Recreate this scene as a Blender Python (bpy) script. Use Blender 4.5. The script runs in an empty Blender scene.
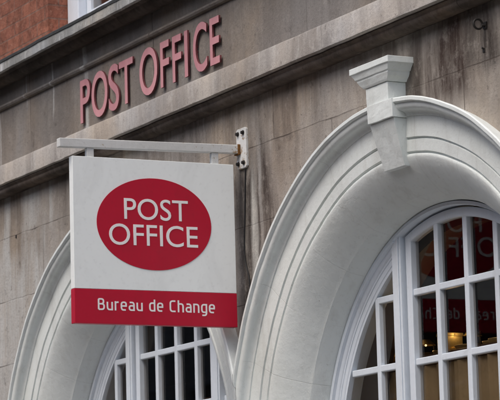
import bpy, bmesh, math, random
from mathutils import Vector, Matrix, noise
from mathutils.geometry import tessellate_polygon
random.seed(7)
PI = math.pi
scene = bpy.context.scene
C = scene.collection

# ------------------------------------------------------------------ measures
XC, ZC, BAY = 1.4145, 2.1777, 2.8252          # centre of the right arch, springing height, bay width
X0, X1 = -32.0, 12.5                             # facade ends
ARCHES = [XC + k * BAY for k in (-1, 0, 1)]

# ------------------------------------------------------------------ materials
class NT:
    def __init__(s, name):
        s.m = bpy.data.materials.new(name); s.m.use_nodes = True
        s.t = s.m.node_tree; s.b = s.t.nodes['Principled BSDF']; s.out = s.t.nodes['Material Output']
        g = s.t.nodes.new('ShaderNodeNewGeometry'); s.pos = g.outputs['Position']
    def n(s, t, **kw):
        nd = s.t.nodes.new(t)
        for k, v in kw.items(): setattr(nd, k, v)
        return nd
    def link(s, a, b): s.t.links.new(a, b)
    def scaled(s, vec, off=(0, 0, 0)):
        mp = s.n('ShaderNodeMapping'); mp.inputs['Scale'].default_value = vec; mp.inputs['Location'].default_value = off
        s.link(s.pos, mp.inputs['Vector']); return mp.outputs[0]
    def noise(s, vec, scale=1, detail=5, rough=.6, dist=0, off=(0, 0, 0)):
        nd = s.n('ShaderNodeTexNoise'); nd.inputs['Scale'].default_value = scale
        nd.inputs['Detail'].default_value = detail; nd.inputs['Roughness'].default_value = rough
        nd.inputs['Distortion'].default_value = dist
        s.link(s.scaled(vec, off), nd.inputs['Vector']); return nd.outputs['Fac']
    def ramp(s, fac, stops):
        r = s.n('ShaderNodeValToRGB'); e = r.color_ramp.elements
        while len(e) < len(stops): e.new(.5)
        for i, (p, c) in enumerate(stops):
            e[i].position = p; e[i].color = (c, c, c, 1) if not isinstance(c, tuple) else (*c, 1)
        s.link(fac, r.inputs['Fac']); return r.outputs['Color']
    def mix(s, a, b, fac, mode='MIX'):
        m = s.n('ShaderNodeMix', data_type='RGBA', blend_type=mode)
        for v, i in ((fac, 0), (a, 6), (b, 7)):
            if isinstance(v, (int, float)): m.inputs[i].default_value = v
            elif isinstance(v, tuple): m.inputs[i].default_value = (*v, 1)
            else: s.link(v, m.inputs[i])
        return m.outputs[2]
    def math(s, op, a, b=0.):
        m = s.n('ShaderNodeMath', operation=op)
        for i, v in enumerate((a, b)):
            if isinstance(v, (int, float)): m.inputs[i].default_value = v
            else: s.link(v, m.inputs[i])
        return m.outputs[0]
    def xyz(s):
        x = s.n('ShaderNodeSeparateXYZ'); s.link(s.pos, x.inputs[0]); return x.outputs
    def mapr(s, v, a, b, c=0., d=1.):
        m = s.n('ShaderNodeMapRange'); s.link(v, m.inputs[0])
        for i, k in enumerate((a, b, c, d)): m.inputs[i + 1].default_value = k
        return m.outputs[0]
    def bump(s, h, strength=.3, dist=.01, prev=None):
        b = s.n('ShaderNodeBump'); b.inputs['Strength'].default_value = strength; b.inputs['Distance'].default_value = dist
        s.link(h, b.inputs['Height'])
        if prev is not None: s.link(prev, b.inputs['Normal'])
        return b.outputs[0]
    def done(s, col, rough=.8, normal=None, spec=.3, metal=0.):
        if isinstance(col, tuple): s.b.inputs['Base Color'].default_value = (*col, 1)
        else: s.link(col, s.b.inputs['Base Color'])
        if isinstance(rough, (int, float)): s.b.inputs['Roughness'].default_value = rough
        else: s.link(rough, s.b.inputs['Roughness'])
        s.b.inputs['Specular IOR Level'].default_value = spec; s.b.inputs['Metallic'].default_value = metal
        if normal is not None: s.link(normal, s.b.inputs['Normal'])
        return s.m

def mat_stone(name, base, dark, light, streak=.6, zsplit=None, drips=.5, joints=None, seed=0., patch=.5, marks=()):
    m = NT(name); o = (seed, seed * .7, seed * 1.3)
    wn = m.n('ShaderNodeTexNoise'); wn.inputs['Scale'].default_value = 2.2; wn.inputs['Detail'].default_value = 4
    m.link(m.pos, wn.inputs['Vector'])
    keep = m.pos; m.pos = m.mix(keep, wn.outputs['Color'], .09, 'ADD')      # streaks wander a little
    big = m.noise((1, 1, .8), 1.5, 7, .68, off=o)
    col = m.mix(base, tuple(c * .66 for c in base), m.ramp(big, [(.36, 0.), (.68, patch)]))
    warm = m.noise((1, 1, .7), 2.1, 4, .55, off=(seed + 4, 2, 1))
    col = m.mix(col, (base[0] * 1.10, base[1] * .98, base[2] * .84), m.ramp(warm, [(.42, 0.), (.66, .75)]))
    cool = m.noise((1, 1, .7), 1.3, 4, .55, off=(seed + 8, 7, 2))
    col = m.mix(col, (base[0] * .98, base[1] * 1.05, base[2] * 1.15), m.ramp(cool, [(.48, 0.), (.68, .7)]))
    # run-off streaks: broad curtains, finer runs, pale drips
    s0 = m.noise((3.2, 3.2, .7), 1, 5, .62, off=(seed, 4, 4))
    s1 = m.noise((12, 12, .9), 1, 6, .68, off=o)
    k0 = m.ramp(s0, [(.42, 0.), (.62, streak)])
    k = m.ramp(s1, [(.46, 0.), (.70, streak * .75)])
    z = m.xyz()[2]
    if zsplit:                                       # soot lies thickest under the moulding it drips from
        ztop, zlow = zsplit
        wob = m.noise((4, 4, .4), 1, 4, .6, off=(9 + seed, 0, 0))
        zz = m.math('ADD', z, m.math('MULTIPLY', m.math('SUBTRACT', wob, .5), 1.1))
        g = m.mapr(zz, zlow, ztop)
        k = m.math('MULTIPLY', k, m.math('ADD', m.math('MULTIPLY', g, .92), .08))
        k0 = m.math('MULTIPLY', k0, g)
    col = m.mix(col, dark, k0)
    col = m.mix(col, dark, k)
    d = m.noise((15, 15, .75), 1, 5, .66, off=(seed + 31, 3, 1))
    lt = m.ramp(d, [(.56, 0.), (.74, drips)])
    if zsplit: lt = m.math('MULTIPLY', lt, m.math('ADD', m.math('MULTIPLY', g, .8), .2))
    col = m.mix(col, light, lt)
    # stains and washed patches that sit at known places: (x, half width, z low, z high, colour, strength)
    for mx, mw, z0, z1, mc, ms in marks:
        x_ = m.xyz()
        wb = m.noise((6, 6, 1.6), 1, 5, .65, off=(mx, 3, 3))
        dx = m.math('ABSOLUTE', m.math('SUBTRACT', x_[0], mx + .045))
        fx = m.mapr(m.math('ADD', dx, m.math('MULTIPLY', m.math('SUBTRACT', wb, .5), mw * 1.8)), mw * 1.15, mw * .45)
        wz = m.math('ADD', x_[2], m.math('MULTIPLY', m.math('SUBTRACT', wb, .5), (z1 - z0) * .7))
        fz = m.math('MULTIPLY', m.mapr(wz, z0, z0 + (z1 - z0) * .3), m.mapr(wz, z1 + .25, z1))
        brk = m.ramp(m.noise((18, 18, 2.2), 1, 5, .7, off=(mx, 8, 1)), [(.3, .25), (.6, 1.)])
        col = m.mix(col, mc, m.math('MULTIPLY', m.math('MULTIPLY', m.math('MULTIPLY', fx, fz), brk), ms))
    m.pos = keep
    # pores, lichen specks, chips
    fine = m.noise((1, 1, 1), 75, 5, .75)
    col = m.mix(col, tuple(c * .45 for c in base), m.ramp(fine, [(.53, 0.), (.72, .55)]))
    mid = m.noise((1, 1, .8), 15, 6, .72, off=(3, seed, 0))
    col = m.mix(col, tuple(min(1, c * 1.4) for c in base), m.ramp(mid, [(.54, 0.), (.76, .45)]))
    md2 = m.noise((1, 1, .8), 22, 5, .7, off=(13, seed, 5))
    col = m.mix(col, dark, m.ramp(md2, [(.6, 0.), (.72, .6)]))
    h = m.math('ADD', m.math('MULTIPLY', fine, .55), m.math('MULTIPLY', mid, 1.3))
    pit = m.ramp(m.noise((1, 1, .6), 38, 4, .75, off=(1, seed, 9)), [(.66, 0.), (.72, 1.)])
    col = m.mix(col, tuple(c * .35 for c in base), m.math('MULTIPLY', pit, .7)); h = m.math('SUBTRACT', h, m.math('MULTIPLY', pit, .7))
    if joints:
        w, hh, ox, oz, mort = joints
        cb = m.n('ShaderNodeCombineXYZ'); x = m.xyz()
        wobx = m.math('MULTIPLY', m.math('SUBTRACT', m.noise((1, 1, 1), 6, 3, .5), .5), .014)
        m.link(m.math('ADD', m.math('ADD', x[0], ox), wobx), cb.inputs[0])
        m.link(m.math('ADD', m.math('ADD', x[2], -oz), wobx), cb.inputs[1])
        br = m.n('ShaderNodeTexBrick'); br.inputs['Scale'].default_value = 1
        br.inputs['Brick Width'].default_value = w; br.inputs['Row Height'].default_value = hh
        br.inputs['Mortar Size'].default_value = mort; br.inputs['Mortar Smooth'].default_value = .3
        br.inputs['Color1'].default_value = (1, 1, 1, 1); br.inputs['Color2'].default_value = (.84, .83, .82, 1)
        br.inputs['Mortar'].default_value = (.93, .93, .93, 1)
        m.link(cb.outputs[0], br.inputs['Vector'])
        col = m.mix(col, br.outputs['Color'], .9, 'MULTIPLY')
        gap = m.math('MULTIPLY', br.outputs['Fac'], m.ramp(m.noise((1, 1, 1), 4, 3, .6, off=(5, 5, 5)), [(.4, .1), (.6, .8)]))
        col = m.mix(col, tuple(c * .8 for c in dark), gap)
        h = m.math('SUBTRACT', h, m.math('MULTIPLY', br.outputs['Fac'], 2.2))
    return m.done(col, .92, m.bump(h, .6, .008), .15)

M = {}
PALE = (.56, .57, .56)
M['wall'] = mat_stone('sooty_ashlar', (.41, .38, .343), (.105, .086, .074), (.54, .51, .47), .84, (4.0, 3.35), .55, (1.1, .355, .235, .164, .0035), 0., .5,
    [(-2.95, .85, 2.0, 3.50, PALE, .9), (-2.95, .05, 3.45, 3.95, PALE, .9), (-2.62, .12, 3.72, 3.95, PALE, .75), (-2.33, .025, 3.70, 3.95, PALE, .6),
     (.10, .22, 2.7, 3.60, (.075, .06, .053), 1.), (.05, .13, 2.7, 3.55, (.045, .038, .035), .9), (.09, .035, 2.9, 3.5, (.50, .50, .47), 1.), (.155, .02, 3.1, 3.6, (.42, .41, .39), .8),
     (1.80, .24, 3.58, 3.95, (.055, .036, .03), .95), (2.12, .14, 3.70, 3.95, (.05, .04, .035), .95), (1.60, .05, 3.55, 3.86, (.04, .032, .028), .8),
     (.45, .05, 3.72, 3.82, (.10, .075, .065), .7)])
M['frieze'] = mat_stone('dark_frieze_stone', (.275, .255, .235), (.11, .096, .088), (.42, .40, .38), .42, None, .22, (1.62, .9, .12, 4.0, .003), 5., .5,
    [(-1.775, .035, 4.0, 4.60, PALE, .85), (-2.225, .014, 4.3, 4.60, PALE, .75), (-2.60, .01, 4.4, 4.60, PALE, .5), (-3.0, .014, 3.9, 4.4, PALE, .4)])
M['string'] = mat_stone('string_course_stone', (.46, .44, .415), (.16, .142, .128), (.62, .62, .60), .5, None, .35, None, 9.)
M['under'] = mat_stone('shade_darkened_moulding', (.15, .125, .108), (.04, .032, .028), (.38, .35, .32), .7, None, .18, None, 13.)  # stone colour darkened to carry the shade of the undercut
M['soffit'] = mat_stone('shade_darkened_soffit', (.10, .086, .077), (.028, .024, .022), (.30, .28, .26), .7, None, .2, None, 14.)  # shade beneath the cornice put into the stone colour
M['lead'] = None
M['coping'] = mat_stone('weathered_coping', (.42, .43, .43), (.12, .125, .12), (.74, .76, .78), .55, None, 1., None, 17.)

def mat_paint(name, base, grime=.35, rough=.5, lump=.5, seed=0., radial=False, rusty=False):
    m = NT(name)
    a = m.noise((1, 1, 1), 3.2, 6, .6, off=(seed, 0, 0))
    col = m.mix(base, tuple(c * k for c, k in zip(base, (.80, .79, .75))), m.ramp(a, [(.42, 0.), (.74, grime * 1.3)]))
    b = m.noise((9, 9, 1.2), 1, 6, .7, off=(seed, 3, 0))
    col = m.mix(col, (.36, .35, .31), m.ramp(b, [(.52, 0.), (.74, grime)]))
    f = m.noise((1, 1, 1), 60, 5, .75)
    col = m.mix(col, (.34, .33, .30), m.ramp(f, [(.56, 0.), (.74, grime * .9)]))
    g = m.noise((1, 1, 1), 190, 2, .6)
    # fine cracks in thick paint
    v = m.n('ShaderNodeTexVoronoi', feature='DISTANCE_TO_EDGE'); v.inputs['Scale'].default_value = 4.2
    wv = m.n('ShaderNodeMapping'); m.link(m.pos, wv.inputs[0])
    nz = m.n('ShaderNodeTexNoise'); nz.inputs['Scale'].default_value = 5; nz.inputs['Detail'].default_value = 5; m.link(m.pos, nz.inputs[0])
    ad = m.mix(wv.outputs[0], nz.outputs['Color'], .35, 'ADD'); m.link(ad, v.inputs['Vector'])
    gate = m.ramp(m.noise((1, 1, 1), 1.9, 3, .5, off=(7, seed, 0)), [(.5, 0.), (.62, 1.)])
    ck = m.math('MULTIPLY', m.ramp(v.outputs['Distance'], [(0., 1.), (.012, 0.)]), gate)
    if grime > .2:
        col = m.mix(col, (.34, .33, .31), m.math('MULTIPLY', ck, .14))
    l = m.noise((1, 1, 1), 24, 4, .6, off=(seed, 1, 1))
    h = m.math('ADD', m.math('ADD', l, m.math('MULTIPLY', f, .35)), m.math('MULTIPLY', g, .12))
    if grime > .2: h = m.math('SUBTRACT', h, m.math('MULTIPLY', ck, .12))
    if rusty:                                        # rust bleeding through towards the wall end and in scattered chips
        rn = m.noise((1, 1, 1), 26, 6, .75, off=(4, 4, 4)); y_ = m.xyz()[1]
        near = m.mapr(y_, -.42, -.02, 0., .095)
        rk = m.ramp(m.math('ADD', rn, near), [(.64, 0.), (.69, 1.)])
        col = m.mix(col, (.30, .19, .09), m.math('MULTIPLY', rk, .85)); h = m.math('SUBTRACT', h, m.math('MULTIPLY', rk, .5))
    if radial:                                       # joints between the arch stones, half filled with paint
        x = m.xyz()
        u = m.math('SUBTRACT', m.math('FLOORED_MODULO', m.math('ADD', x[0], -XC + BAY / 2), BAY), BAY / 2)
        v_ = m.math('SUBTRACT', x[2], ZC)
        an = m.math('DIVIDE', m.math('ARCTAN2', v_, u), .2618)
        wv2 = m.math('MULTIPLY', m.math('SUBTRACT', m.noise((1, 1, 1), 9, 4, .6), .5), .022)
        fr_ = m.math('ABSOLUTE', m.math('SUBTRACT', m.math('FRACT', m.math('ADD', an, wv2)), .5))
        jl = m.math('MULTIPLY', m.ramp(fr_, [(.0, 1.), (.0075, 0.)]), m.ramp(m.noise((1, 1, 1), 2.7, 3, .5, off=(2, 9, 0)), [(.4, .1), (.58, 1.)]))
        jl = m.math('MULTIPLY', jl, m.mapr(m.math('SQRT', m.math('ADD', m.math('MULTIPLY', u, u), m.math('MULTIPLY', v_, v_))), 1.46, 1.45))
        col = m.mix(col, (.32, .32, .30), m.math('MULTIPLY', jl, .3)); h = m.math('SUBTRACT', h, m.math('MULTIPLY', jl, .35))
        dr = m.noise((26, 26, 2.4), 1, 4, .6, off=(1, 2, 3))       # dried paint drips and chips
        chips = m.ramp(m.noise((1, 1, 1), 31, 6, .8, off=(6, 6, 1)), [(.66, 0.), (.69, 1.)])
        col = m.mix(col, (.30, .27, .235), m.math('MULTIPLY', chips, .6))
        h = m.math('SUBTRACT', m.math('ADD', h, m.math('MULTIPLY', m.ramp(dr, [(.55, 0.), (.7, 1.)]), .25)), m.math('MULTIPLY', chips, .35))
    return m.done(col, m.mapr(f, .3, .7, rough - .08, rough + .15), m.bump(h, lump, .006), .4)

M['arch'] = mat_paint('thick_white_masonry_paint', (.76, .81, .80), .30, .6, .36, 0., True)
M['win'] = mat_paint('white_gloss_joinery_paint', (.70, .77, .85), .22, .4, .25, 3.)
M['ironwhite'] = mat_paint('chipped_white_iron_paint', (.68, .69, .68), .35, .45, .35, 6., rusty=True)

def mat_plain(name, col, rough=.5, spec=.4, bump=.1, scale=60, var=.12, metal=0.):
    m = NT(name); f = m.noise((1, 1, 1), scale, 4, .65); b = m.noise((1, 1, 1), 5, 4, .6)
    c = m.mix(col, tuple(x * (1 - var * 2) for x in col), m.ramp(f, [(.45, 0.), (.7, 1.)]))
    c = m.mix(c, tuple(x * (1 - var) for x in col), m.ramp(b, [(.4, 0.), (.65, 1.)]))
    return m.done(c, m.mapr(b, .3, .7, max(.05, rough - .08), min(1, rough + .1)), m.bump(f, bump, .002), spec, metal)

def mat_sign(name, col, dirt=(.35, .36, .36), amt=.22):
    m = NT(name)
    a = m.noise((1, 2.2, 1.1), 2, 6, .7, .6); b = m.noise((1, 1, 1), 45, 5, .7)
    c = m.mix(col, dirt, m.ramp(a, [(.48, 0.), (.8, amt)])); c = m.mix(c, dirt, m.ramp(b, [(.55, 0.), (.8, amt)]))
    return m.done(c, .38, m.bump(m.noise((1, 1, 1), 7, 3, .5), .06, .01), .33)
M['signwhite'] = mat_sign('sign_white_enamel', (.90, .94, .93))
M['signred'] = mat_sign('sign_red_vinyl', (.50, .008, .034), (.20, .02, .03), .25)
M['signtext'] = mat_sign('sign_white_vinyl', (.90, .89, .88), (.5, .46, .46), .12)

m = NT('faded_pink_letter_face')
a = m.noise((5, 5, 1.6), 1, 5, .65); b = m.noise((1, 1, 1), 40, 5, .7)
c = m.mix((.62, .30, .325), (.46, .20, .225), m.ramp(a, [(.4, 0.), (.66, 1.)]))
c = m.mix(c, (.55, .30, .33), m.ramp(b, [(.5, 0.), (.75, .6)]))
M['letter'] = m.done(c, .6, m.bump(b, .15, .002), .3)
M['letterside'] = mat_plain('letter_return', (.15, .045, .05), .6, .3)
M['lead'] = mat_plain('grimy_lead_flashing', (.05, .052, .05), .7, .3, .5, 25, .3)
M['iron'] = mat_plain('black_iron', (.018, .015, .013), .65, .4, .3)
M['rust'] = mat_plain('rust', (.22, .105, .035), .9, .1, .5, 90, .3)
M['cable'] = mat_plain('cable_black', (.02, .019, .02), .6)

def mat_brick(name, c1, c2, mort, w=.225, h=.075, swap=False, soot=.5):
    m = NT(name); x = m.xyz(); cb = m.n('ShaderNodeCombineXYZ')
    hx = m.math('ADD', x[0], x[1])                   # same courses turn the corner
    m.link(hx, cb.inputs[0]); m.link(x[2], cb.inputs[1])
    br = m.n('ShaderNodeTexBrick'); br.inputs['Scale'].default_value = 1
    br.inputs['Brick Width'].default_value = w; br.inputs['Row Height'].default_value = h
    br.inputs['Mortar Size'].default_value = .0045; br.inputs['Mortar Smooth'].default_value = .2
    br.inputs['Color1'].default_value = (*c1, 1); br.inputs['Color2'].default_value = (*c2, 1); br.inputs['Mortar'].default_value = (*mort, 1)
    m.link(cb.outputs[0], br.inputs['Vector'])
    n1 = m.noise((1, 1, 1), 12, 6, .7); n2 = m.noise((1, 1, 1), 1.1, 4, .6); n3 = m.noise((1, 1, 1), 90, 4, .7)
    c = m.mix(br.outputs['Color'], tuple(k * .3 for k in c1), m.ramp(n1, [(.42, 0.), (.66, .75)]))
    n4 = m.noise((1, 1, 1), 33, 5, .75, off=(3, 3, 3)); c = m.mix(c, (.50, .30, .22), m.ramp(n4, [(.56, 0.), (.72, .55)])); n5 = m.noise((1, 1, 1), 48, 5, .75, off=(8, 3, 3)); c = m.mix(c, (.07, .04, .035), m.ramp(n5, [(.54, 0.), (.68, .6)]))
    c = m.mix(c, tuple(k * .3 for k in c1), m.ramp(n2, [(.45, 0.), (.75, soot)]))
    hgt = m.math('ADD', m.math('MULTIPLY', br.outputs['Fac'], -1.), m.math('ADD', m.math('MULTIPLY', n3, .5), n4))
    return m.done(c, .9, m.bump(hgt, .8, .008), .15)
M['brick'] = mat_brick('red_brickwork', (.42, .17, .11), (.29, .115, .078), (.27, .17, .135))
M['brick2'] = mat_brick('brown_brickwork', (.20, .10, .07), (.13, .07, .05), (.16, .13, .11), soot=.6)
M['asphalt'] = mat_plain('asphalt', (.05, .05, .052), .9, .2, .6, 120, .2)
M['paving'] = mat_stone('paving_slabs', (.24, .235, .225), (.12, .12, .11), (.34, .33, .31), .3, None, .2, None, 21.)
M['yellow'] = mat_plain('road_marking_yellow', (.55, .38, .04), .8)
M['roofslate'] = mat_plain('slate', (.07, .075, .085), .7, .3, .5, 20, .3)
M['plaster'] = mat_plain('dim_interior_plaster', (.38, .34, .31), .9)
M['floorin'] = mat_plain('interior_floor', (.09, .065, .05), .6)
M['tan'] = mat_plain('tan_blind', (.44, .33, .19), .85, .1, .2, 30, .08)
M['wood'] = mat_plain('dark_shelf_wood', (.10, .055, .03), .5)
M['brass'] = mat_plain('gilt', (.62, .44, .16), .35, .5, .1, 40, .1, .6)
M['parcel'] = mat_plain('parcel_card', (.42, .30, .17), .8)
M['redposter'] = mat_plain('red_display', (.22, .012, .02), .6)

m = NT('added_lamp_glow'); e = m.n('ShaderNodeEmission'); e.inputs[0].default_value = (1, .68, .32, 1); e.inputs[1].default_value = 1.6  # glow for the bulbs of the added shelf lamps
m.link(e.outputs[0], m.out.inputs[0]); M['glow'] = m.m

def mat_glass(name, tint=(.62, .60, .57)):
    m = NT(name)
    tr = m.n('ShaderNodeBsdfTransparent'); tr.inputs[0].default_value = (*tint, 1)
    gl = m.n('ShaderNodeBsdfGlossy'); gl.inputs['Roughness'].default_value = .018; gl.inputs[0].default_value = (1, 1, 1, 1)
    fr = m.n('ShaderNodeFresnel'); fr.inputs[0].default_value = 1.45
    wv = m.noise((1, 1, 1), 3.2, 2, .4)
    m.link(m.bump(wv, .03, .01), gl.inputs['Normal'])
    fac = m.math('MULTIPLY', fr.outputs[0], .43)
    mx = m.n('ShaderNodeMixShader'); m.link(fac, mx.inputs[0]); m.link(tr.outputs[0], mx.inputs[1]); m.link(gl.outputs[0], mx.inputs[2])
    m.link(mx.outputs[0], m.out.inputs[0]); return m.m
M['glass'] = mat_glass('old_window_glass', (.84, .82, .80))
M['houseglass'] = mat_plain('far_window_glass', (.03, .03, .03), .25, .3)

# ------------------------------------------------------------------ object helpers
def tag(o, label=None, cat=None, group=None, kind=None):
    for k, v in (('label', label), ('category', cat), ('group', group), ('kind', kind)):
        if v: o[k] = v
    return o
def empty(name, loc=(0, 0, 0), parent=None):
    o = bpy.data.objects.new(name, None); C.objects.link(o); o.location = loc; o.parent = parent
    o.empty_display_size = .1; return o
def build(name, bm, mat, parent=None, bevel=0., smooth=None, mats=None, flip=True):
    """vertices are given in world metres; a parented mesh is shifted into its parent's frame (parents are unrotated)"""
    if flip: bmesh.ops.recalc_face_normals(bm, faces=bm.faces)
    me = bpy.data.meshes.new(name); bm.to_mesh(me); bm.free()
    o = bpy.data.objects.new(name, me); C.objects.link(o)
    for mm in (mats or [mat]): me.materials.append(mm)
    if smooth is not None:
        for p in me.polygons: p.use_smooth = True
        me.set_sharp_from_angle(angle=math.radians(smooth))
    if bevel:
        b = o.modifiers.new('bevel', 'BEVEL'); b.width = bevel; b.segments = 2; b.limit_method = 'ANGLE'; b.angle_limit = math.radians(35)
    if parent is not None:
        o.parent = parent
        off = Vector((0, 0, 0)); q = parent
        while q is not None: off += q.location; q = q.parent
        me.transform(Matrix.Translation(-off))
    return o
def box(bm, x0, x1, y0, y1, z0, z1):
    v = [bm.verts.new(p) for p in ((x0,y0,z0),(x1,y0,z0),(x1,y1,z0),(x0,y1,z0),(x0,y0,z1),(x1,y0,z1),(x1,y1,z1),(x0,y1,z1))]
    for f in ((0,3,2,1),(4,5,6,7),(0,1,5,4),(1,2,6,5),(2,3,7,6),(3,0,4,7)): bm.faces.new([v[i] for i in f])
    return v
def B(*a):
    bm = bmesh.new(); box(bm, *a); return bm
def jitter(bm, amp, freq=6.):
    for v in bm.verts:
        n = noise.noise_vector(v.co * freq); n2 = noise.noise_vector(v.co * freq * 4.3)
        v.co += n * amp + n2 * amp * .4
def prism_x(bm, prof, x0, x1, step=.06):
    """closed profile of (y, z) points run along x"""
    n = max(1, int((x1 - x0) / step)); rings = []
    for i in range(n + 1):
        x = x0 + (x1 - x0) * i / n
        rings.append([bm.verts.new((x, y, z)) for y, z in prof])
    k = len(prof)
    for a, b in zip(rings, rings[1:]):
        for j in range(k): bm.faces.new((a[j], a[(j+1) % k], b[(j+1) % k], b[j]))
    bm.faces.new(rings[0]); bm.faces.new(list(reversed(rings[-1])))
def bez(p0, p1, p2, p3, n):
    out = []
    for i in range(n + 1):
        t = i / n; u = 1 - t
        out.append(tuple(u**3*a + 3*u*u*t*b + 3*u*t*t*c + t**3*d for a, b, c, d in zip(p0, p1, p2, p3)))
    return out
def sweep(bm, prof, cx, cz=ZC, a0=0., a1=PI, n=120, drop=0., closed=False):
    """profile of (radius, y) swept round an arch; straight legs of length drop below the springing"""
    rings = []
    if drop:
        k = max(1, int(drop / .08))
        for i in range(k): rings.append([bm.verts.new((cx + r, y, cz - drop + drop * i / k)) for r, y in prof])
    for i in range(n + 1):
        a = a0 + (a1 - a0) * i / n
        rings.append([bm.verts.new((cx + r * math.cos(a), y, cz + r * math.sin(a))) for r, y in prof])
    if drop:
        for i in range(1, k + 1): rings.append([bm.verts.new((cx - r, y, cz - drop * i / k)) for r, y in prof])
    m_ = len(prof)
    for a, b in zip(rings, rings[1:]):
        for j in range(m_ if closed else m_ - 1): bm.faces.new((a[j], a[(j+1) % m_], b[(j+1) % m_], b[j]))
    if closed: bm.faces.new(rings[0]); bm.faces.new(list(reversed(rings[-1])))
def tube(bm, pts, r, n=8, closed=False):
    pts = [Vector(p) for p in pts]; rings = []
    for i, p in enumerate(pts):
        if closed: t = pts[(i+1) % len(pts)] - pts[i-1]
        else: t = pts[min(i+1, len(pts)-1)] - pts[max(i-1, 0)]
        t.normalize(); a = t.cross(Vector((0, 0, 1)) if abs(t.z) < .9 else Vector((1, 0, 0))).normalized(); b = t.cross(a)
        if closed: a = Vector((1, 0, 0)); b = t.cross(a)
        rings.append([bm.verts.new(p + (a * math.cos(2*PI*k/n) + b * math.sin(2*PI*k/n)) * r) for k in range(n)])
    pr = list(zip(rings, rings[1:])) + ([(rings[-1], rings[0])] if closed else [])
    for a, b in pr:
        for k in range(n): bm.faces.new((a[k], a[(k+1) % n], b[(k+1) % n], b[k]))
    if not closed: bm.faces.new(rings[0]); bm.faces.new(list(reversed(rings[-1])))
def cyl(bm, c, axis, r, h, n=16):
    c = Vector(c); ax = Vector(axis).normalized(); tube(bm, [c, c + ax * h], r, n)

# ------------------------------------------------------------------ lettering (Blender's built-in face turned into mesh)
def glyphs(body, depth, offset=0., spacing=1.):
    cu = bpy.data.curves.new('lettering', 'FONT'); cu.body = body; cu.size = 1; cu.extrude = depth / 2; cu.offset = offset
    cu.space_character = spacing; cu.resolution_u = 6
    ob = bpy.data.objects.new('lettering', cu); C.objects.link(ob)
    bpy.context.view_layer.update()
    dg = bpy.context.evaluated_depsgraph_get()
    me = bpy.data.meshes.new_from_object(ob.evaluated_get(dg))
    bpy.data.objects.remove(ob); bpy.data.curves.remove(cu)
    bm = bmesh.new(); bm.from_mesh(me); bpy.data.meshes.remove(me)
    return bm
def fit_glyphs(bm, u0, u1, v0, v1, put, ref=None):
    """scale so that the x extent is u0..u1 and (by ref = (low, high)) the y extent is v0..v1, then place with put(u, v, w)"""
    xs = [v.co.x for v in bm.verts]; a, b = min(xs), max(xs)
    if ref is None:
        ys = [v.co.y for v in bm.verts]; ref = (min(ys), max(ys))
    for v in bm.verts:
        u = u0 + (v.co.x - a) / (b - a) * (u1 - u0); w = v0 + (v.co.y - ref[0]) / (ref[1] - ref[0]) * (v1 - v0)
        v.co = Vector(put(u, w, v.co.z))
_b = glyphs('E', .01); _y = [v.co.y for v in _b.verts]; CAP = (min(_y), max(_y)); _b.free()

# ================================================================== BUILDING
bld = empty('post_office_building', (0, 0, 0))
tag(bld, 'old stone and red brick building with painted white arched windows and soot-stained walls', 'building')

# ---- ground floor wall with arched openings
def wall_with_holes(x0, x1, z0, z1, y, holes, depth, n=48):
    outer = [Vector((x0, z0, 0)), Vector((x1, z0, 0)), Vector((x1, z1, 0)), Vector((x0, z1, 0))]
    loops = [outer] + [[Vector((a, b, 0)) for a, b in h] for h in holes]
    bm = bmesh.new(); flat = [p for l in loops for p in l]
    for yy in (y, y + depth):
        vs = [bm.verts.new((p.x, yy, p.y)) for p in flat]
        for t in tessellate_polygon(loops):
            try: bm.faces.new([vs[i] for i in t])
            except ValueError: pass
        if yy == y: fr = vs
        else: bk = vs
    i0 = 0
    for l in loops:
        k = len(l)
        for j in range(k):
            a, b = i0 + j, i0 + (j + 1) % k
            bm.faces.new((fr[a], fr[b], bk[b], bk[a]))
        i0 += k
    return bm
SILL = 1.0
WY = -.015
def arch_loop(cx, r, n=48):
    pts = [(cx + r, SILL)]
    pts += [(cx + r * math.cos(PI*i/n), ZC + r * math.sin(PI*i/n)) for i in range(n + 1)]
    pts += [(cx - r, SILL)]
    return pts[::-1]
build('ground_floor_wall', wall_with_holes(X0, X1, 0, 3.942, WY, [arch_loop(c, 1.30) for c in ARCHES], .455), M['wall'], bld)

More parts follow.
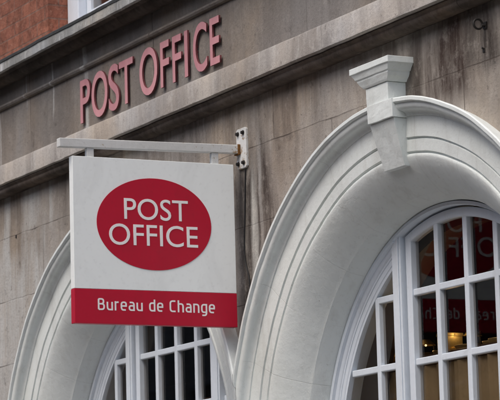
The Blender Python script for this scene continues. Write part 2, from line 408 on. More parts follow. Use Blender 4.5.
# ---- painted arches
prof = [(1.300, .05), (1.474, .05), (1.478, -.02), (1.501, -.090), (1.501, -.094), (1.497, -.099), (1.484, -.099), (1.480, -.094), (1.479, -.086)]
prof += bez((1.476, -.085), (1.462, -.086), (1.452, -.080), (1.449, -.066), 6)
prof += bez((1.449, -.064), (1.446, -.048), (1.438, -.040), (1.428, -.038), 5)
prof += [(1.4265, -.032), (1.343, -.030), (1.340, -.0185), (1.3345, -.0185), (1.332, -.026), (1.285, -.022), (1.281, -.0115), (1.2755, -.0115), (1.273, -.019)]
prof += bez((1.268, -.021), (1.235, -.018), (1.172, .035), (1.123, .104), 16)
prof += [(1.1205, .106), (1.1185, .112)]
prof += bez((1.117, .115), (1.106, .14), (1.097, .175), (1.092, .205), 6)
prof += [(1.092, .26), (1.300, .26)]
arch_parts = []
for i, cx in enumerate(ARCHES):
    bm = bmesh.new(); sweep(bm, prof, cx, n=150, drop=ZC - SILL, closed=True)
    for s in (1, -1):
        bmesh.ops.bisect_plane(bm, geom=bm.verts[:] + bm.edges[:] + bm.faces[:], dist=1e-5, plane_co=(cx + s * (BAY / 2 - .0015), 0, 0), plane_no=(s, 0, 0), clear_outer=True)
    for v in bm.verts:
        w = noise.noise_vector(v.co * 5) * .0028 + noise.noise_vector(v.co * 23) * .0009
        v.co += Vector((w.x, w.y, w.z))
    a = build('arch_surround', bm, M['arch'], bld, smooth=32); arch_parts.append(a)
    # keystone with its little capital
    bm = bmesh.new()
    def loft(levels):
        rings = []
        for hw, yf, z, *dx in levels: rings.append([bm.verts.new((cx + (dx[0] if dx else 0) + sx * hw, y, z)) for sx, y in ((-1, .06), (-1, yf), (1, yf), (1, .06))])
        for p, q in zip(rings, rings[1:]):
            for j in range(4): bm.faces.new((p[j], p[(j+1) % 4], q[(j+1) % 4], q[j]))
        bm.faces.new(rings[0]); bm.faces.new(rings[-1])
    loft([(.084, -.030, 3.402, .004), (.101, -.093, 3.594, .020)])
    loft([(.103, -.1035, 3.5955, .026), (.105, -.106, 3.672, .026)])
    loft([(.091, -.098, 3.6735), (.093, -.101, 3.7475)])
    loft([(.103, -.106, 3.749), (.108, -.110, 3.757), (.122, -.114, 3.768), (.130, -.119, 3.780), (.131, -.120, 3.788),
          (.138, -.124, 3.789), (.144, -.127, 3.799), (.156, -.131, 3.811), (.157, -.132, 3.815), (.163, -.137, 3.816), (.163, -.137, 3.842)])
    kb = bmesh.ops.subdivide_edges(bm, edges=[e for e in bm.edges if e.calc_length() > .05], cuts=5, use_grid_fill=True)
    for v in bm.verts:
        if v.co.y < .0: v.co += noise.noise_vector(v.co * 14) * .0016 + noise.noise_vector(v.co * 45) * .0009
    build('keystone', bm, M['arch'], a, bevel=.0035)

# ---- string course: fascia, lip and undercut with its shade painted in, in lengths of stone
def run(profile, name, mat, lengths, amp=.0018, smooth=35, bevel=0.):
    bm = bmesh.new(); x = X0; k = 0
    while x < X1 - .01:
        L = min(lengths[k % len(lengths)], X1 - x); dy = random.uniform(-.002, .002)
        prism_x(bm, [(y + (dy if y < 0.0 else 0), z) for y, z in profile], x + .0012, x + L - .0012, .05)
        x += L; k += 1
    for v in bm.verts:
        if v.co.y < .03:
            w = noise.noise_vector(v.co * 7) * amp + noise.noise_vector(v.co * 29) * amp * .5
            v.co += Vector((0, w.y, w.z))
    return build(name, bm, mat, bld, smooth=smooth, bevel=bevel)
f = [(.10, 3.9855), (-.106, 3.9855), (-.113, 3.990), (-.113, 3.997), (-.100, 4.001), (-.100, 4.092), (-.094, 4.103), (-.02, 4.118), (.10, 4.118)]
run(f, 'string_course_fascia', M['string'], [1.35, 1.1, 1.5])
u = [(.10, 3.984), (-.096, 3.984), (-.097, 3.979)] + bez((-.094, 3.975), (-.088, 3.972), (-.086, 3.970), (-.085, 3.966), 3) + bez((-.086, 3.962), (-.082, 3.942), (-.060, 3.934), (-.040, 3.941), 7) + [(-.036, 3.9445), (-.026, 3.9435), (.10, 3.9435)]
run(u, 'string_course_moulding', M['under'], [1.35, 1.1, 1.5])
# ---- frieze with the bead under its upper band
fr = [(.10, 4.1195), (-.030, 4.1195), (-.030, 4.438), (-.048, 4.441)] + bez((-.050, 4.444), (-.060, 4.452), (-.052, 4.462), (-.044, 4.464), 4) + [(-.038, 4.470), (-.034, 4.471), (-.034, 4.566), (.10, 4.566)]
run(fr, 'frieze', M['frieze'], [BAY], .0008)
# ---- cornice
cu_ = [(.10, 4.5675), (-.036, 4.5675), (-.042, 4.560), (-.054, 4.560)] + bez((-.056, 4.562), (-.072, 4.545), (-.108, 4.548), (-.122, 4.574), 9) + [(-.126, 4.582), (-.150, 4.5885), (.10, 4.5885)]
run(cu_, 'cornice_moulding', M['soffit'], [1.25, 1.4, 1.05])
lip = [(.10, 4.590), (-.160, 4.590), (-.170, 4.5855), (-.175, 4.589), (-.175, 4.641), (-.168, 4.647), (.02, 4.655), (.10, 4.655)]
run(lip, 'cornice_coping', M['coping'], [1.25, 1.4, 1.05], .003)

fl_ = [(.045, 4.664), (-.120, 4.6635), (-.168, 4.6545), (-.1785, 4.646), (-.1785, 4.636), (-.1815, 4.636), (-.1815, 4.650), (-.168, 4.6595), (-.120, 4.6685), (.045, 4.6692)]
run(fl_, 'lead_flashing', M['lead'], [.9, 1.0, 1.15], .003)
# ---- upper brick floor with window openings
UP0, UP1, UT = 4.6705, 8.6, 6.9
UPW = 1.065
UPPER = [XC + k * BAY for k in (-1, 0, 1)]
holes = [[(c - UPW, 4.745), (c - UPW, UT), (c + UPW, UT), (c + UPW, 4.745)] for c in UPPER]
build('upper_brick_wall', wall_with_holes(X0, X1, UP0, UP1, .05, holes, .32), M['brick'], bld)
bm = bmesh.new(); prism_x(bm, [(.40, 8.602), (-.10, 8.602), (-.14, 8.66), (-.14, 8.76), (-.02, 8.80), (-.02, 9.1), (.40, 9.1)], X0, X1, 3.)
build('parapet', bm, M['string'], bld, bevel=.006)
# shell behind: side and back walls, roof, first floor slab (the shop ceiling)
bm = bmesh.new(); box(bm, X0, X0 + .3, .442, 9.7, 0, 8.6); box(bm, X1 - .3, X1, .442, 9.7, 0, 8.6); box(bm, X0, X1, 9.702, 10, 0, 8.6)
build('rear_walls', bm, M['brick2'], bld)
build('roof', B(X0, X1, .402, 10, 8.602, 8.9), M['roofslate'], bld)
build('shop_ceiling', B(X0 + .302, X1 - .302, .442, 5.2, 3.75, 3.95), M['plaster'], bld)
build('shop_floor', B(X0 + .302, X1 - .302, .442, 5.2, .002, .15), M['floorin'], bld)
build('shop_back_wall', B(X0 + .302, X1 - .302, 5.202, 5.3, .0, 3.95), M['plaster'], bld)

# ---- arched windows
YB = .225           # front of glazing bars
def bar(bm, x0, x1, z0, z1, y0=YB, y1=YB + .034):
    box(bm, x0, x1, y0, y1, z0, z1)
ROWS = [2.934 - .296 * k for k in range(0, 7)]
def zat(x, r): return ZC + math.sqrt(max(0, r * r - x * x))
for i, cx in enumerate(ARCHES):
    w = empty('arched_window', (cx, .25, SILL), bld)
    # moulded casing following the arch
    pc = [(1.091, .300), (1.0905, .190), (1.070, .190), (1.067, .203)] + bez((1.066, .204), (1.052, .205), (1.046, .208), (1.044, .213), 4) + [(1.036, .2135), (1.034, .217), (1.014, .218), (1.010, .2215), (.998, .2225), (.996, .262), (1.010, .300)]
    aR, aL = math.acos(.61 / 1.045), PI - math.acos(.41 / 1.045)
    bm = bmesh.new(); k0 = len(bm.verts)
    sweep(bm, pc, cx, a0=0, a1=aR, n=34, closed=True); sweep(bm, pc, cx, a0=aL, a1=PI, n=40, closed=True)
    for sx in (-1, 1):
        rings = []
        for q in range(16): rings.append([bm.verts.new((cx + sx * r, y, SILL + (ZC - .0005 - SILL) * q / 15)) for r, y in pc])
        for a, b in zip(rings, rings[1:]):
            for j in range(len(pc)): bm.faces.new((a[j], a[(j+1) % len(pc)], b[(j+1) % len(pc)], b[j]))
    slim = [(1.091, .300), (1.0905, .190), (1.0765, .190), (1.074, .196), (1.074, .300)]
    sweep(bm, slim, cx, a0=aR + .0008, a1=aL - .0008, n=60, closed=True)
    jitter(bm, .0008)
    build('casing', bm, M['win'], w, smooth=35)
    bm = bmesh.new(); sweep(bm, [(1.012, .302), (1.03, .4405), (1.296, .4405), (1.296, .302)], cx, n=60, drop=ZC - SILL - .002, closed=True)
    build('dark_reveal_cover', bm, M['wood'], w, smooth=35)  # added dark ring that hides the lit reveal behind the glass
    # the two heavy mullions
    for off_, in_ in ((-.4175, .38), (.6175, .65)):
        bm = bmesh.new(); xm = cx + off_; h = zat(in_, 1.083)
        box(bm, xm - .0365, xm + .0365, .2035, .30, SILL, h); box(bm, xm - .024, xm + .024, .198, .203, SILL, h)
        build('mullion', bm, M['win'], w, bevel=.004)
    # centre sash: stiles, arched head, bars
    bm = bmesh.new()
    for off_ in (-.343, .543):
        bar(bm, cx + off_ - .022, cx + off_ + .022, SILL + .05, zat(abs(off_) + .022, 1.062), YB - .004, YB + .038)
    ah, al = math.acos(.567 / 1.06), math.acos(.367 / 1.06)
    sweep(bm, [(1.066, YB + .038), (1.066, YB - .003), (1.030, YB - .003), (1.026, YB + .002), (1.026, YB + .038)], cx, a0=ah, a1=PI - al, n=24, closed=True)
    build('sash', bm, M['win'], w, bevel=.004)
    bm = bmesh.new()
    for x in (-.117, .117, .350): bar(bm, cx + x - .0165, cx + x + .0165, SILL + .05, zat(x, 1.032))
    for x in (-.635, .820): bar(bm, cx + x - .016, cx + x + .016, SILL + .05, zat(x, .999))
    for z in ROWS:
        bar(bm, cx - .3195, cx + .5195, z - .0145, z + .0145, YB + .0015, YB + .0325)
        for s in (-1, 1):
            q = .4565 if s < 0 else .6565
            if z > ZC: e = math.sqrt(max(.2, 1.0 - (z + .015 - ZC) ** 2))
            else: e = .999
            if e > q + .02: bar(bm, *(sorted((cx + s * q, cx + s * e))), z - .0145, z + .0145, YB + .0015, YB + .0325)
    build('glazing_bars', bm, M['win'], w, bevel=.004)
    # panes, each hung a hair out of true
    bm = bmesh.new()
    def pane(x0, x1, z0, z1, rtop=None):
        if x1 - x0 < .01 or z1 - z0 < .01: return
        ax, az = random.gauss(-.034, .0018), random.gauss(0, .0015); xm, zm = (x0 + x1) / 2, (z0 + z1) / 2
        pts = [(x0, z0), (x1, z0)]
        if rtop is None: pts += [(x1, z1), (x0, z1)]
        else:
            for k in range(9):
                x = x1 + (x0 - x1) * k / 8; pts.append((x, max(z0 + .001, min(z1, zat(x, rtop)))))
        bm.faces.new([bm.verts.new((cx + x, YB + .018 + (x - xm) * ax + (z - zm) * az, z)) for x, z in pts])
    zr = [SILL + .05] + sorted(ROWS)
    cols = [(-.999, -.635), (-.635, -.457), (-.319, -.117), (-.117, .117), (.117, .350), (.350, .520), (.657, .820), (.820, .999)]
    for k, z0 in enumerate(zr):
        z1 = zr[k + 1] if k + 1 < len(zr) else 3.23
        for x0, x1 in cols:
            if z1 <= ZC: pane(x0, x1, z0, z1)
            else:
                xi = min(abs(x0), abs(x1)); rp = 1.035 if -.33 < x0 < .4 else 1.0
                if zat(xi if x0 * x1 > 0 else 0, rp) > z0 + .01:
                    xa, xb = x0, x1
                    lim = math.sqrt(max(0, rp * rp - (z0 - ZC) ** 2)) if z0 > ZC else 1.
                    xa, xb = max(xa, -lim), min(xb, lim)
                    pane(xa, xb, z0, z1, rp)
    build('pane', bm, M['glass'], w, flip=False)
    bm = bmesh.new(); prism_x(bm, [(.30, SILL - .06), (-.05, SILL - .06), (-.06, SILL - .03), (-.05, SILL), (.30, SILL + .05)], cx - 1.085, cx + 1.085, 1.)
    build('sill', bm, M['win'], w, bevel=.004)
bm = bmesh.new()
# ---- sash windows of the brick floor
for i, cx in enumerate(UPPER):
    w = empty('upper_window', (cx, .18, 4.745), bld)
    bm = bmesh.new()
    box(bm, cx - UPW + .001, cx - UPW + .15, .165, .30, 4.747, UT - .002); box(bm, cx + UPW - .15, cx + UPW - .001, .165, .30, 4.747, UT - .002)
    box(bm, cx - UPW + .152, cx + UPW - .152, .165, .30, UT - .12, UT - .002)
    box(bm, cx - UPW + .152, cx + UPW - .152, .175, .30, 4.747, 4.80)
    build('window_frame', bm, M['win'], w, bevel=.006)
    bm = bmesh.new()
    for z0, z1, y in ((4.802, 5.85, .215), (5.81, UT - .122, .25)):
        for n_ in range(3):
            a = cx - UPW + .154 + n_ * .61; b_ = a + .602
            box(bm, a, a + .055, y, y + .035, z0, z1); box(bm, b_ - .055, b_, y, y + .035, z0, z1)
            box(bm, a + .056, b_ - .056, y, y + .035, z0, z0 + .085); box(bm, a + .056, b_ - .056, y, y + .035, z1 - .04, z1)
    build('sash', bm, M['win'], w, bevel=.004)
    build('pane', B(cx - UPW + .16, cx + UPW - .16, .232, .236, 4.81, UT - .13), M['glass'], w)
    build('sill', B(cx - UPW - .06, cx + UPW + .06, -.02, .16, 4.672, 4.7435), M['string'], w, bevel=.005)
    build('blind', B(cx - UPW, cx + UPW, .372, .38, 4.7, UT + .1), M['plaster'], w)

# ================================================================== RAISED LETTERS on the frieze
lt = empty('raised_lettering', (-1.0, -.03, 4.16))
tag(lt, 'faded pink raised capital letters reading POST OFFICE on the dark stone frieze', 'sign lettering')
LB = [('P', -1.817, -1.688), ('O', -1.668, -1.462), ('S', -1.448, -1.318), ('T', -1.312, -1.142),
      ('O', -1.062, -.850), ('F', -.812, -.712), ('F', -.672, -.572), ('I', -.534, -.498), ('C', -.438, -.286), ('E', -.252, -.150)]
LETTERS_DX = 0.
ZL0, ZL1 = 4.160, 4.386
for ch, a, b in LB:
    bm = glyphs(ch, 1.0, .008)
    over = .03 * (ZL1 - ZL0) if ch in 'OSC' else 0
    fit_glyphs(bm, a, b, ZL0 - over, ZL1 + over, lambda u_, v_, w_: (u_ + LETTERS_DX, -.0435 - .005 * 2 * w_ , v_))
    bmesh.ops.recalc_face_normals(bm, faces=bm.faces)
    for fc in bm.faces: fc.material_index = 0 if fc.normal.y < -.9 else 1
    # short fixing studs into the stone
    xm = (a + b) / 2 + LETTERS_DX
    o = build('letter', bm, None, lt, mats=[M['letter'], M['letterside']])
    bm = bmesh.new()
    xs = {'O': (a + .02,), 'C': (a + .02,), 'S': (xm,), 'T': (xm,), 'I': (xm,)}.get(ch, (a + .018,))
    for x in xs:
        for z in (4.21, 4.34) if ch not in 'S' else (4.277,):
            if ch in 'OC': z = 4.277 + (z - 4.277) * .2
            cyl(bm, (x, -.038, z), (0, 1, 0), .005, .012, 8)
    build('fixing_stud', bm, M['letterside'], o)

# ================================================================== HANGING SIGN
GL = {  # centre lines in units of the capital height
 'B': (.46, [[(0, 0), (0, 1)], [(0, 1), (.41, 1), (.41, .53), (0, .53)], [(0, .53), (.46, .53), (.46, 0), (0, 0)]]),
 'u': (.40, [[(0, .74), (0, 0), (.40, 0)], [(.40, .74), (.40, -.075)]]),
 'r': (.22, [[(0, -.075), (0, .815)], [(0, .44), (.0, .70), (.27, .745)]]),
 'e': (.40, [[(.0, .38), (.46, .38)], [(.40, .32), (.40, .74), (0, .74), (0, 0), (.37, 0)]]),
 'a': (.39, [[(.03, .74), (.39, .74), (.39, -.075)], [(.39, .42), (0, .42), (0, 0), (.39, 0)]]),
 'd': (.40, [[(.40, 1.09), (.40, -.075)], [(.40, .74), (0, .74), (0, 0), (.40, 0)]]),
 'C': (.42, [[(.44, 1), (0, 1), (0, 0), (.44, 0)]]),
 'h': (.40, [[(0, -.075), (0, 1.09)], [(0, .74), (.40, .74), (.40, -.075)]]),
 'n': (.40, [[(0, -.075), (0, .815)], [(0, .74), (.40, .74), (.40, -.075)]]),
 'g': (.40, [[(.40, .74), (0, .74), (0, 0), (.40, 0)], [(.40, .815), (.40, -.30), (.03, -.30)]]),
 ' ': (.12, [])}
def stroke_text(text, y0, y1, z0, cap, x, t, sgn):
    """condensed technical lettering on the plane x; each stroke lies a hair above the last so no faces coincide"""
    wst, gap = .132, .150
    total = sum(GL[c][0] + wst + gap for c in text) - gap
    k = (y1 - y0) / total; bm = bmesh.new(); cur = wst / 2; lay = 0
    for c in text:
        adv, strokes = GL[c]
        for si, st in enumerate(strokes):
            pts = [Vector((p[0], p[1] * (1 - wst) + wst / 2, 0)) for p in st]
            rr = .24; out = [pts[0]]
            for i in range(1, len(pts) - 1):
                a, b, d = pts[i-1], pts[i], pts[i+1]
                ra = min(rr, (a - b).length * .46); rb = min(rr, (d - b).length * .46)
                pa, pb = b + (a - b).normalized() * ra, b + (d - b).normalized() * rb
                if ra < .01: out.append(b); continue
                for q in range(7):
                    u_ = q / 6; out.append(pa * (1-u_)**2 + b * 2*u_*(1-u_) + pb * u_*u_)
            out.append(pts[-1])
            ded = [out[0]]
            for p in out[1:]:
                if (p - ded[-1]).length > .012: ded.append(p)
            out = ded
            L, Rr = [], []
            for i, p in enumerate(out):
                d0 = (out[i] - out[i-1]).normalized() if i else (out[1] - out[0]).normalized()
                d1 = (out[i+1] - out[i]).normalized() if i < len(out) - 1 else d0
                tg = (d0 + d1); tg = tg.normalized() if tg.length > 1e-6 else d0
                nrm = Vector((-tg.y, tg.x, 0)); m_ = 1 / max(.5, nrm.dot(Vector((-d0.y, d0.x, 0))))
                L.append(p + nrm * wst / 2 * m_); Rr.append(p - nrm * wst / 2 * m_)
            lay = si * .00012
            def P3(p, dx):
                u_ = (cur + p.x) * k; yy = y0 + u_ if sgn > 0 else (y0 + y1) - (y0 + u_)
                return (x + sgn * dx, yy, z0 + p.y * cap)
            top = [bm.verts.new(P3(p, t + lay)) for p in L + Rr[::-1]]; bot = [bm.verts.new(P3(p, 0)) for p in L + Rr[::-1]]
            n_ = len(L); N = 2 * n_
            for i in range(n_ - 1):
                bm.faces.new((top[i], top[i+1], top[N-2-i], top[N-1-i]))
            for i in range(N): bm.faces.new((top[i], top[(i+1) % N], bot[(i+1) % N], bot[i]))
        cur += adv + wst + gap
    return bm
SY0, SY1, SZ0, SZM, SZ1 = -.868, -.066, 2.896, 3.0505, 3.6475
sg = empty('hanging_sign', (-.02, (SY0 + SY1) / 2, SZ0))
tag(sg, 'white square hanging board with a red oval above a red strip', 'hanging sign')
build('board', B(-.040, 0, SY0, SY1, SZM + .0008, SZ1), M['signwhite'], sg, bevel=.002)
build('red_strip', B(-.0405, .0005, SY0 - .0005, SY1 + .0005, SZ0, SZM), M['signred'], sg, bevel=.002)
bm = bmesh.new()
box(bm, -.0425, .0025, SY0 - .0035, SY0 - .0010, SZ0, SZ1 + .0035); box(bm, -.0425, .0025, SY1 + .0010, SY1 + .0035, SZ0, SZ1 + .0035)
bm.free()
def disc(bm, y, z, ry, rz, x0, x1, n=96):
    a = [bm.verts.new((x0, y + ry * math.cos(2*PI*k/n), z + rz * math.sin(2*PI*k/n))) for k in range(n)]
    b = [bm.verts.new((x1, v.co.y, v.co.z)) for v in a]
    bm.faces.new(a); bm.faces.new(b[::-1])
    for k in range(n): bm.faces.new((a[k], a[(k+1) % n], b[(k+1) % n], b[k]))
for x0, x1, s in ((.0003, .0018, 1), (-.0418, -.0403, -1)):
    bm = bmesh.new(); disc(bm, -.4715, 3.3535, .284, .2095, x0, x1)
    ov = build('oval', bm, M['signred'], sg)
    bm = bmesh.new()
    for body, y0, y1, z0, z1 in (('POST', -.621, -.304, 3.3725, 3.4665), ('OFFICE', -.697, -.257, 3.2545, 3.3485)):
        g = glyphs(body, 1.0, .001, 1.0)
        c_ = -.4715
        if s > 0: fit_glyphs(g, y0, y1, z0, z1, lambda u_, v_, w_: (x1 + .0008 + .0007 * 2 * w_, u_, v_), CAP)
        else: fit_glyphs(g, 2 * c_ - y0, 2 * c_ - y1, z0, z1, lambda u_, v_, w_: (x0 - .0008 - .0007 * 2 * w_, u_, v_), CAP)
        me = bpy.data.meshes.new('t'); g.to_mesh(me); g.free(); bm.from_mesh(me); bpy.data.meshes.remove(me)
    build('lettering', bm, M['signtext'], ov)
    if s > 0: g = stroke_text('Bureau de Change', -.757, -.179, 2.957, .0535, .0008, .0007, 1)
    else: g = stroke_text('Bureau de Change', -.757, -.179, 2.957, .0535, -.0408, .0007, -1)
    build('strip_lettering', g, M['signtext'], sg)

# ================================================================== WALL BRACKET that carries it
br = empty('sign_bracket', (-.015, 0, 3.72))
tag(br, 'white painted iron bracket arm with four-bolt wall plate and rust at the joint', 'sign bracket')
bm = bmesh.new(); box(bm, -.036, .0, -.928, -.031, 3.702, 3.742)
for v in bm.verts: v.co.z += (v.co.y + .03) * .018
build('arm', bm, M['ironwhite'], br, bevel=.003)
for y in (-.777, -.155):
    build('hanger_lug', B(-.031, -.006, y - .017, y + .017, SZ1 + .0005, 3.7015 + (y + .03) * .018), M['ironwhite'], br, bevel=.002)
bm = bmesh.new()
zc_ = 3.724; hw, hh = .050, .094
hx = .008
pts = [(-hw, -hh + .008), (-hw + .012, -hh), (hw - .012, -hh), (hw, -hh + .008), (hw, hh - .008), (hw - .012, hh), (-hw + .012, hh), (-hw, hh - .008)]
a = [bm.verts.new((x + hx, -.028, zc_ + z)) for x, z in pts]; b = [bm.verts.new((x + hx, -.014, zc_ + z)) for x, z in pts]
bm.faces.new(a); bm.faces.new(b[::-1])
for k in range(8): bm.faces.new((a[k], a[(k+1) % 8], b[(k+1) % 8], b[k]))
build('wall_plate', bm, M['ironwhite'], br, bevel=.0025)
for x in (-.020, .034):
    for z in (-.070, .070):
        bm = bmesh.new(); cyl(bm, (x, -.0282, zc_ + z), (0, -1, 0), .0105, .004, 16); cyl(bm, (x, -.0322, zc_ + z), (0, -1, 0), .008, .008, 6)
        build('bolt', bm, M['iron'], br)
bm = bmesh.new()
for y0, y1, x_, z_ in ((-.042, -.0285, .003, 3.699), ):
    box(bm, -.040, x_, y0, y1, 3.696, 3.7445)
rc = build('weld_collar', bm, M['rust'], br, bevel=.002)

# ================================================================== SMALL IRON AND CABLE
def ring(cx_, cy_, cz_):
    r = empty('iron_ring', (cx_, 0, cz_)); 
    bm = bmesh.new(); n = 28
    tube(bm, [(cx_, cy_ + .0195 * math.cos(2*PI*k/n), cz_ + .0195 * math.sin(2*PI*k/n)) for k in range(n)], .0046, 8, True)
    build('ring', bm, M['iron'], r, smooth=60)
    bm = bmesh.new(); tube(bm, [(cx_ - .008, .01, cz_ - .004), (cx_ - .006, -.028, cz_ - .003), (cx_, -.034, cz_ - .002), (cx_ + .006, -.028, cz_ - .003), (cx_ + .008, .01, cz_ - .004)], .004, 6)
    box(bm, cx_ - .014, cx_ + .014, -.021, -.013, cz_ - .016, cz_ + .010)
    build('staple', bm, M['iron'], r, smooth=60)
    return r
rg = ring(2.145, -.050, 3.857); tag(rg, 'black iron ring held by a staple in the stained wall, right of the keystone', 'iron ring')
def nail(name, x, z, L, label, d=.004):
    bm = bmesh.new(); tube(bm, [(x, .01, z), (x, -.012, z + .001), (x, -L, z + .008)], d, 7)
    box(bm, x - .007, x + .007, -.019, -.014, z - .010, z + .006)
    tag(build(name, bm, M['iron'], bevel=.001), label, 'nail')
nail('iron_nail', 2.128, 3.760, .026, 'bent iron nail in the wall just below the iron ring')
nail('iron_nail', -2.826, 3.707, .016, 'small iron nail in streaked stone left of the hanging sign', .005)
bm = bmesh.new()
pts = [(.03, -.021, 3.626), (.022, -.0195, 3.56), (.008, -.0195, 3.40), (-.004, -.0195, 3.28), (.004, -.0195, 3.20), (.028, -.0195, 3.145), (.040, -.0195, 3.10), (.043, -.0195, 3.0), (.040, -.0195, 2.90), (.050, -.0195, 2.74)]
sm = []
for i in range(len(pts) - 1):
    for k in range(5):
        t = k / 5; p = [Vector(pts[max(0, min(len(pts)-1, i + d_))]) for d_ in (-1, 0, 1, 2)]
        sm.append(.5 * ((2*p[1]) + (p[2]-p[0])*t + (2*p[0]-5*p[1]+4*p[2]-p[3])*t*t + (3*p[1]-p[0]-3*p[2]+p[3])*t**3))
tube(bm, sm, .0034, 7)
tag(build('wall_cable', bm, M['cable'], smooth=60), 'thin black cable running down the wall behind the hanging sign', 'cable')

# ================================================================== INSIDE THE SHOP
for i, cx in enumerate(ARCHES):
    place = ['in the left bay behind the hanging sign', 'behind the right-hand arched window', 'in the bay beyond the right-hand window'][i]
    s_ = empty('display_partition', (cx, .42, .15)); tag(s_, 'tan pleated screen below a dark wood shelf ' + place, 'partition')
    bm = bmesh.new(); n_ = 220; fr_ = []; bk_ = []
    for q in range(n_ + 1):
        x_ = cx - 1.12 + 2.24 * q / n_; y_ = .462 + .011 * math.sin(x_ * 52 + 1.5 * math.sin(x_ * 9)) + .004 * math.sin(x_ * 133)
        fr_.append((bm.verts.new((x_, y_, .152)), bm.verts.new((x_, y_, 2.655)))); bk_.append((bm.verts.new((x_, y_ + .012, .152)), bm.verts.new((x_, y_ + .012, 2.655))))
    for q in range(n_):
        bm.faces.new((fr_[q][0], fr_[q+1][0], fr_[q+1][1], fr_[q][1])); bm.faces.new((bk_[q][0], bk_[q][1], bk_[q+1][1], bk_[q+1][0]))
        bm.faces.new((fr_[q][1], fr_[q+1][1], bk_[q+1][1], bk_[q][1]))
    build('screen', bm, M['tan'], s_, smooth=60)
    build('shelf', B(cx - 1.22, cx + 1.22, .445, .80, 2.657, 2.700), M['wood'], s_, bevel=.003)
cx = ARCHES[1]
rnd = random.Random(3)
items = []
x = cx - 1.14; k = 0
while x < cx + .1:
    w_ = rnd.uniform(.06, .13); h_ = rnd.uniform(.035, .085); kind = rnd.choice(['box', 'cup', 'box', 'tray'])
    y = rnd.uniform(.465, .52)
    bm = bmesh.new()
    if kind == 'box':
        box(bm, x, x + w_, y, y + .09, 2.702, 2.702 + h_); box(bm, x - .003, x + w_ + .003, y - .003, y + .093, 2.7025 + h_, 2.708 + h_ + .008)
        nm, cat, mt = 'gift_box', 'box', M['brass']
    elif kind == 'cup':
        xm = x + w_ / 2; rr = min(w_, .09) / 2; st = [(rr * .8, 0), (rr * .75, .006), (rr * .2, .012), (rr * .18, h_ * .5), (rr * .8, h_ * .62), (rr, h_ + .02)]
        rings = [[bm.verts.new((xm + r_ * math.cos(2*PI*q/14), y + .04 + r_ * math.sin(2*PI*q/14), 2.702 + z_)) for q in range(14)] for r_, z_ in st]
        for a, b in zip(rings, rings[1:]):
            for q in range(14): bm.faces.new((a[q], a[(q+1) % 14], b[(q+1) % 14], b[q]))
        bm.faces.new(rings[0]); bm.faces.new(rings[-1])
        nm, cat, mt = 'gilt_cup', 'cup', M['brass']
    else:
        xm = x + w_ / 2; st = [(w_ * .50, 0), (w_ * .62, .014), (w_ * .60, .016), (w_ * .46, .006), (w_ * .1, .006)]
        rings = [[bm.verts.new((xm + r_ * math.cos(2*PI*q/24), y + .05 + r_ * .8 * math.sin(2*PI*q/24), 2.7025 + z_ * 1.6)) for q in range(24)] for r_, z_ in st]
        for a, b in zip(rings, rings[1:]):
            for q in range(24): bm.faces.new((a[q], a[(q+1) % 24], b[(q+1) % 24], b[q]))
        bm.faces.new(rings[0]); bm.faces.new(rings[-1])
        nm, cat, mt = 'gilt_dish', 'dish', M['brass']
    items.append((nm, cat, bm, mt)); x += w_ + rnd.uniform(.02, .07)
cnt = {}
ordw = ['leftmost', 'second', 'third', 'fourth', 'fifth', 'sixth', 'seventh', 'eighth', 'ninth', 'tenth', 'eleventh']
for nm, cat, bm, mt in items:
    k = cnt.get(nm, 0); cnt[nm] = k + 1
    look = {'gift_box': 'gold wrapped box', 'gilt_cup': 'gilt footed cup', 'gilt_dish': 'low gilt dish'}[nm]
    tag(build(nm, bm, mt, bevel=.001), '%s %s from the left on the shelf behind the right window' % (ordw[k], look) if k else 'leftmost %s on the shelf behind the right window' % look, cat, 'goods on the window shelf')
for k, (xa, y_) in enumerate(((cx - .90, .56), (cx - .50, .56))):
    l_ = empty('added_shelf_lamp', (xa, y_, 2.700))  # lamp added to brighten the gilt goods
    build('lamp_stem', B(xa - .004, xa + .004, y_ + .10, y_ + .108, 2.701, 2.800), M['iron'], l_)
    bm = bmesh.new(); rings = [[bm.verts.new((xa + r_ * math.cos(2*PI*q/20), y_ + .06 + r_ * math.sin(2*PI*q/20), z_)) for q in range(20)] for r_, z_ in ((.046, 2.776), (.018, 2.801), (.016, 2.801), (.043, 2.776))]
    for a, b in zip(rings, rings[1:]):
        for q in range(20): bm.faces.new((a[q], a[(q+1) % 20], b[(q+1) % 20], b[q]))
    build('lamp_shade', bm, M['brass'], l_, smooth=50)
    bm = bmesh.new(); bmesh.ops.create_uvsphere(bm, u_segments=12, v_segments=8, radius=.005, matrix=Matrix.Translation((xa, y_ + .06, 2.776)))
    build('bulb', bm, M['glow'], l_, smooth=60)
    tag(l_, 'added lamp lighting the goods, %s of two on the shelf behind the right window' % ('left' if k == 0 else 'right'), 'lamp', 'added lamps on the shelf')
    pl = bpy.data.lights.new('goods_fill_light', 'POINT'); pl.energy = .34; pl.color = (1, .70, .36); pl.shadow_soft_size = .02  # added warm fill light, set in front of the bulb
    po = bpy.data.objects.new('goods_fill_light', pl); C.objects.link(po); po.location = (0, .0, .20); po.parent = l_; po.location = (0, -.03, .082)

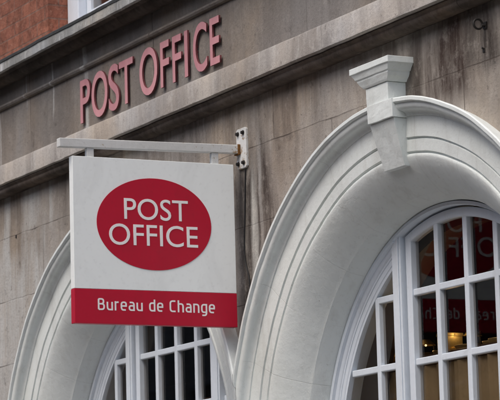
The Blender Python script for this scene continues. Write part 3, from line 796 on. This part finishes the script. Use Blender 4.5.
# ================================================================== STREET
S = dict(kind='structure')
tag(build('ground', B(-150, 150, -150, 150, -.60, -.14), M['asphalt']), **S)
tag(build('road', B(-150, 150, -9.0, -2.6, -.139, -.11), M['asphalt']), **S)
tag(build('pavement', B(-150, 150, -2.45, -.002, -.139, .0), M['paving'], bevel=.01), **S)
tag(build('far_pavement', B(-150, 150, -12.0, -9.15, -.139, .0), M['paving'], bevel=.01), **S)
tag(build('kerb', B(-150, 150, -2.598, -2.452, -.139, .004), M['string'], bevel=.015), **S)
tag(build('far_kerb', B(-150, 150, -9.148, -9.002, -.139, .004), M['string'], bevel=.015), **S)
bm = bmesh.new(); box(bm, -150, 150, -2.95, -2.87, -.1095, -.106); box(bm, -150, 150, -3.13, -3.05, -.1095, -.106)
tag(build('road_marking', bm, M['yellow']), **S)

# houses on the other side, which the old glass mirrors
def house(x0, wd, ht, mat, label):
    h = empty('terraced_house', (x0 + wd / 2, -12.3, 0)); tag(h, label, 'house', 'houses across the street')
    hs = []; n = 3
    for fl in range(int(ht / 3.1)):
        for k in range(n):
            xm = x0 + wd * (k + .5) / n; z0 = .9 + fl * 3.1
            hs.append((xm, z0))
    holes = [[(a - .5, b), (a - .5, b + 1.6), (a + .5, b + 1.6), (a + .5, b)] for a, b in hs]
    bm = wall_with_holes(x0, x0 + wd - .003, 0, ht, 0, holes, .3)
    for v in bm.verts: v.co.y = -12.0 - v.co.y
    box(bm, x0, x0 + wd - .003, -20, -12.9, 0, ht)
    w = build('wall', bm, mat, h)
    bm = bmesh.new(); prism_x(bm, [(-11.8, ht + .002), (-11.75, ht + .2), (-12.2, ht + .25), (-16, ht + 2.2), (-20, ht + .25), (-20, ht + .002)], x0, x0 + wd - .003, 20)
    build('roof', bm, M['roofslate'], h)
    for a, b in hs:
        bm = bmesh.new()
        for u0, u1, v0, v1 in ((-.498, -.43, 0, 1.598), (.43, .498, 0, 1.598), (-.428, .428, 0, .08), (-.428, .428, 1.52, 1.598), (-.428, .428, .77, .83)):
            box(bm, a + u0, a + u1, -12.22, -12.15, b + v0 + .001, b + v1)
        wo = build('window', bm, M['win'], h)
        build('pane', B(a - .43, a + .43, -12.20, -12.19, b + .08, b + 1.52), M['houseglass'], wo)
styles = [(7.5, 9.6, M['brick2'], 'brown brick house across the street, the tallest on its side'), (6.5, 8.9, M['brick'], 'red brick house across the street'),
          (8.2, 9.2, M['string'], 'stone fronted house across the street')]
x = -60.; k = 0
for k in range(11):
    wd, ht, mt, lb = styles[(0, 1, 0, 2, 1, 0, 1, 0, 2, 1, 0)[k]]
    x += 0; house(x, wd, ht, mt, ['brown brick', 'red brick', 'stone'][styles.index((wd, ht, mt, lb))] + ' house across the street, %s from its far end' % (['first', 'second', 'third', 'fourth', 'fifth', 'sixth', 'seventh', 'eighth', 'ninth', 'tenth', 'eleventh'][k]))
    x += wd

# ================================================================== CAMERA
R_ = Vector((0.44650742, 0.89438976, -0.02642131)); U_ = Vector((0.14857213, -0.04498882, 0.98787769)); F_ = Vector((-0.88235902, 0.44502019, 0.15296923))
cam = bpy.data.cameras.new('camera'); co = bpy.data.objects.new('camera', cam); C.objects.link(co)
mt = Matrix.Identity(4)
for i in range(3): mt[i][0] = R_[i]; mt[i][1] = U_[i]; mt[i][2] = -F_[i]
mt.translation = Vector((10.883128, -5.474324, 1.6)); co.matrix_world = mt
cam.sensor_width = 36; cam.lens = 192.9568; cam.clip_start = .1; cam.clip_end = 600
cam.dof.use_dof = True; cam.dof.focus_distance = 11.6; cam.dof.aperture_fstop = 11
scene.camera = co

# ================================================================== LIGHT
SUN_EL, SUN_AZ = math.radians(55), math.radians(18)      # soft sun from high above the street, towards the camera's right
sd = Vector((math.sin(SUN_AZ) * math.cos(SUN_EL), -math.cos(SUN_AZ) * math.cos(SUN_EL), math.sin(SUN_EL)))
w = bpy.data.worlds.new('World'); scene.world = w; w.use_nodes = True
nt = w.node_tree; sk = nt.nodes.new('ShaderNodeTexSky'); sk.sky_type = 'NISHITA'; sk.sun_disc = False
sk.sun_elevation = SUN_EL; sk.sun_rotation = math.atan2(sd.x, sd.y); sk.dust_density = 4.5; sk.air_density = 1.0; sk.ozone_density = 1.
bg = nt.nodes['Background']; nt.links.new(sk.outputs[0], bg.inputs[0]); bg.inputs[1].default_value = .15
sl = bpy.data.lights.new('sun', 'SUN'); sl.energy = .65; sl.angle = math.radians(25); sl.color = (1, .985, .96)
so = bpy.data.objects.new('sun', sl); C.objects.link(so); so.rotation_euler = sd.to_track_quat('Z', 'Y').to_euler()
scene.view_settings.view_transform = 'Standard'; scene.view_settings.look = 'None'
scene.view_settings.exposure = .49; scene.view_settings.gamma = 1.; scene.view_settings.use_curve_mapping = False
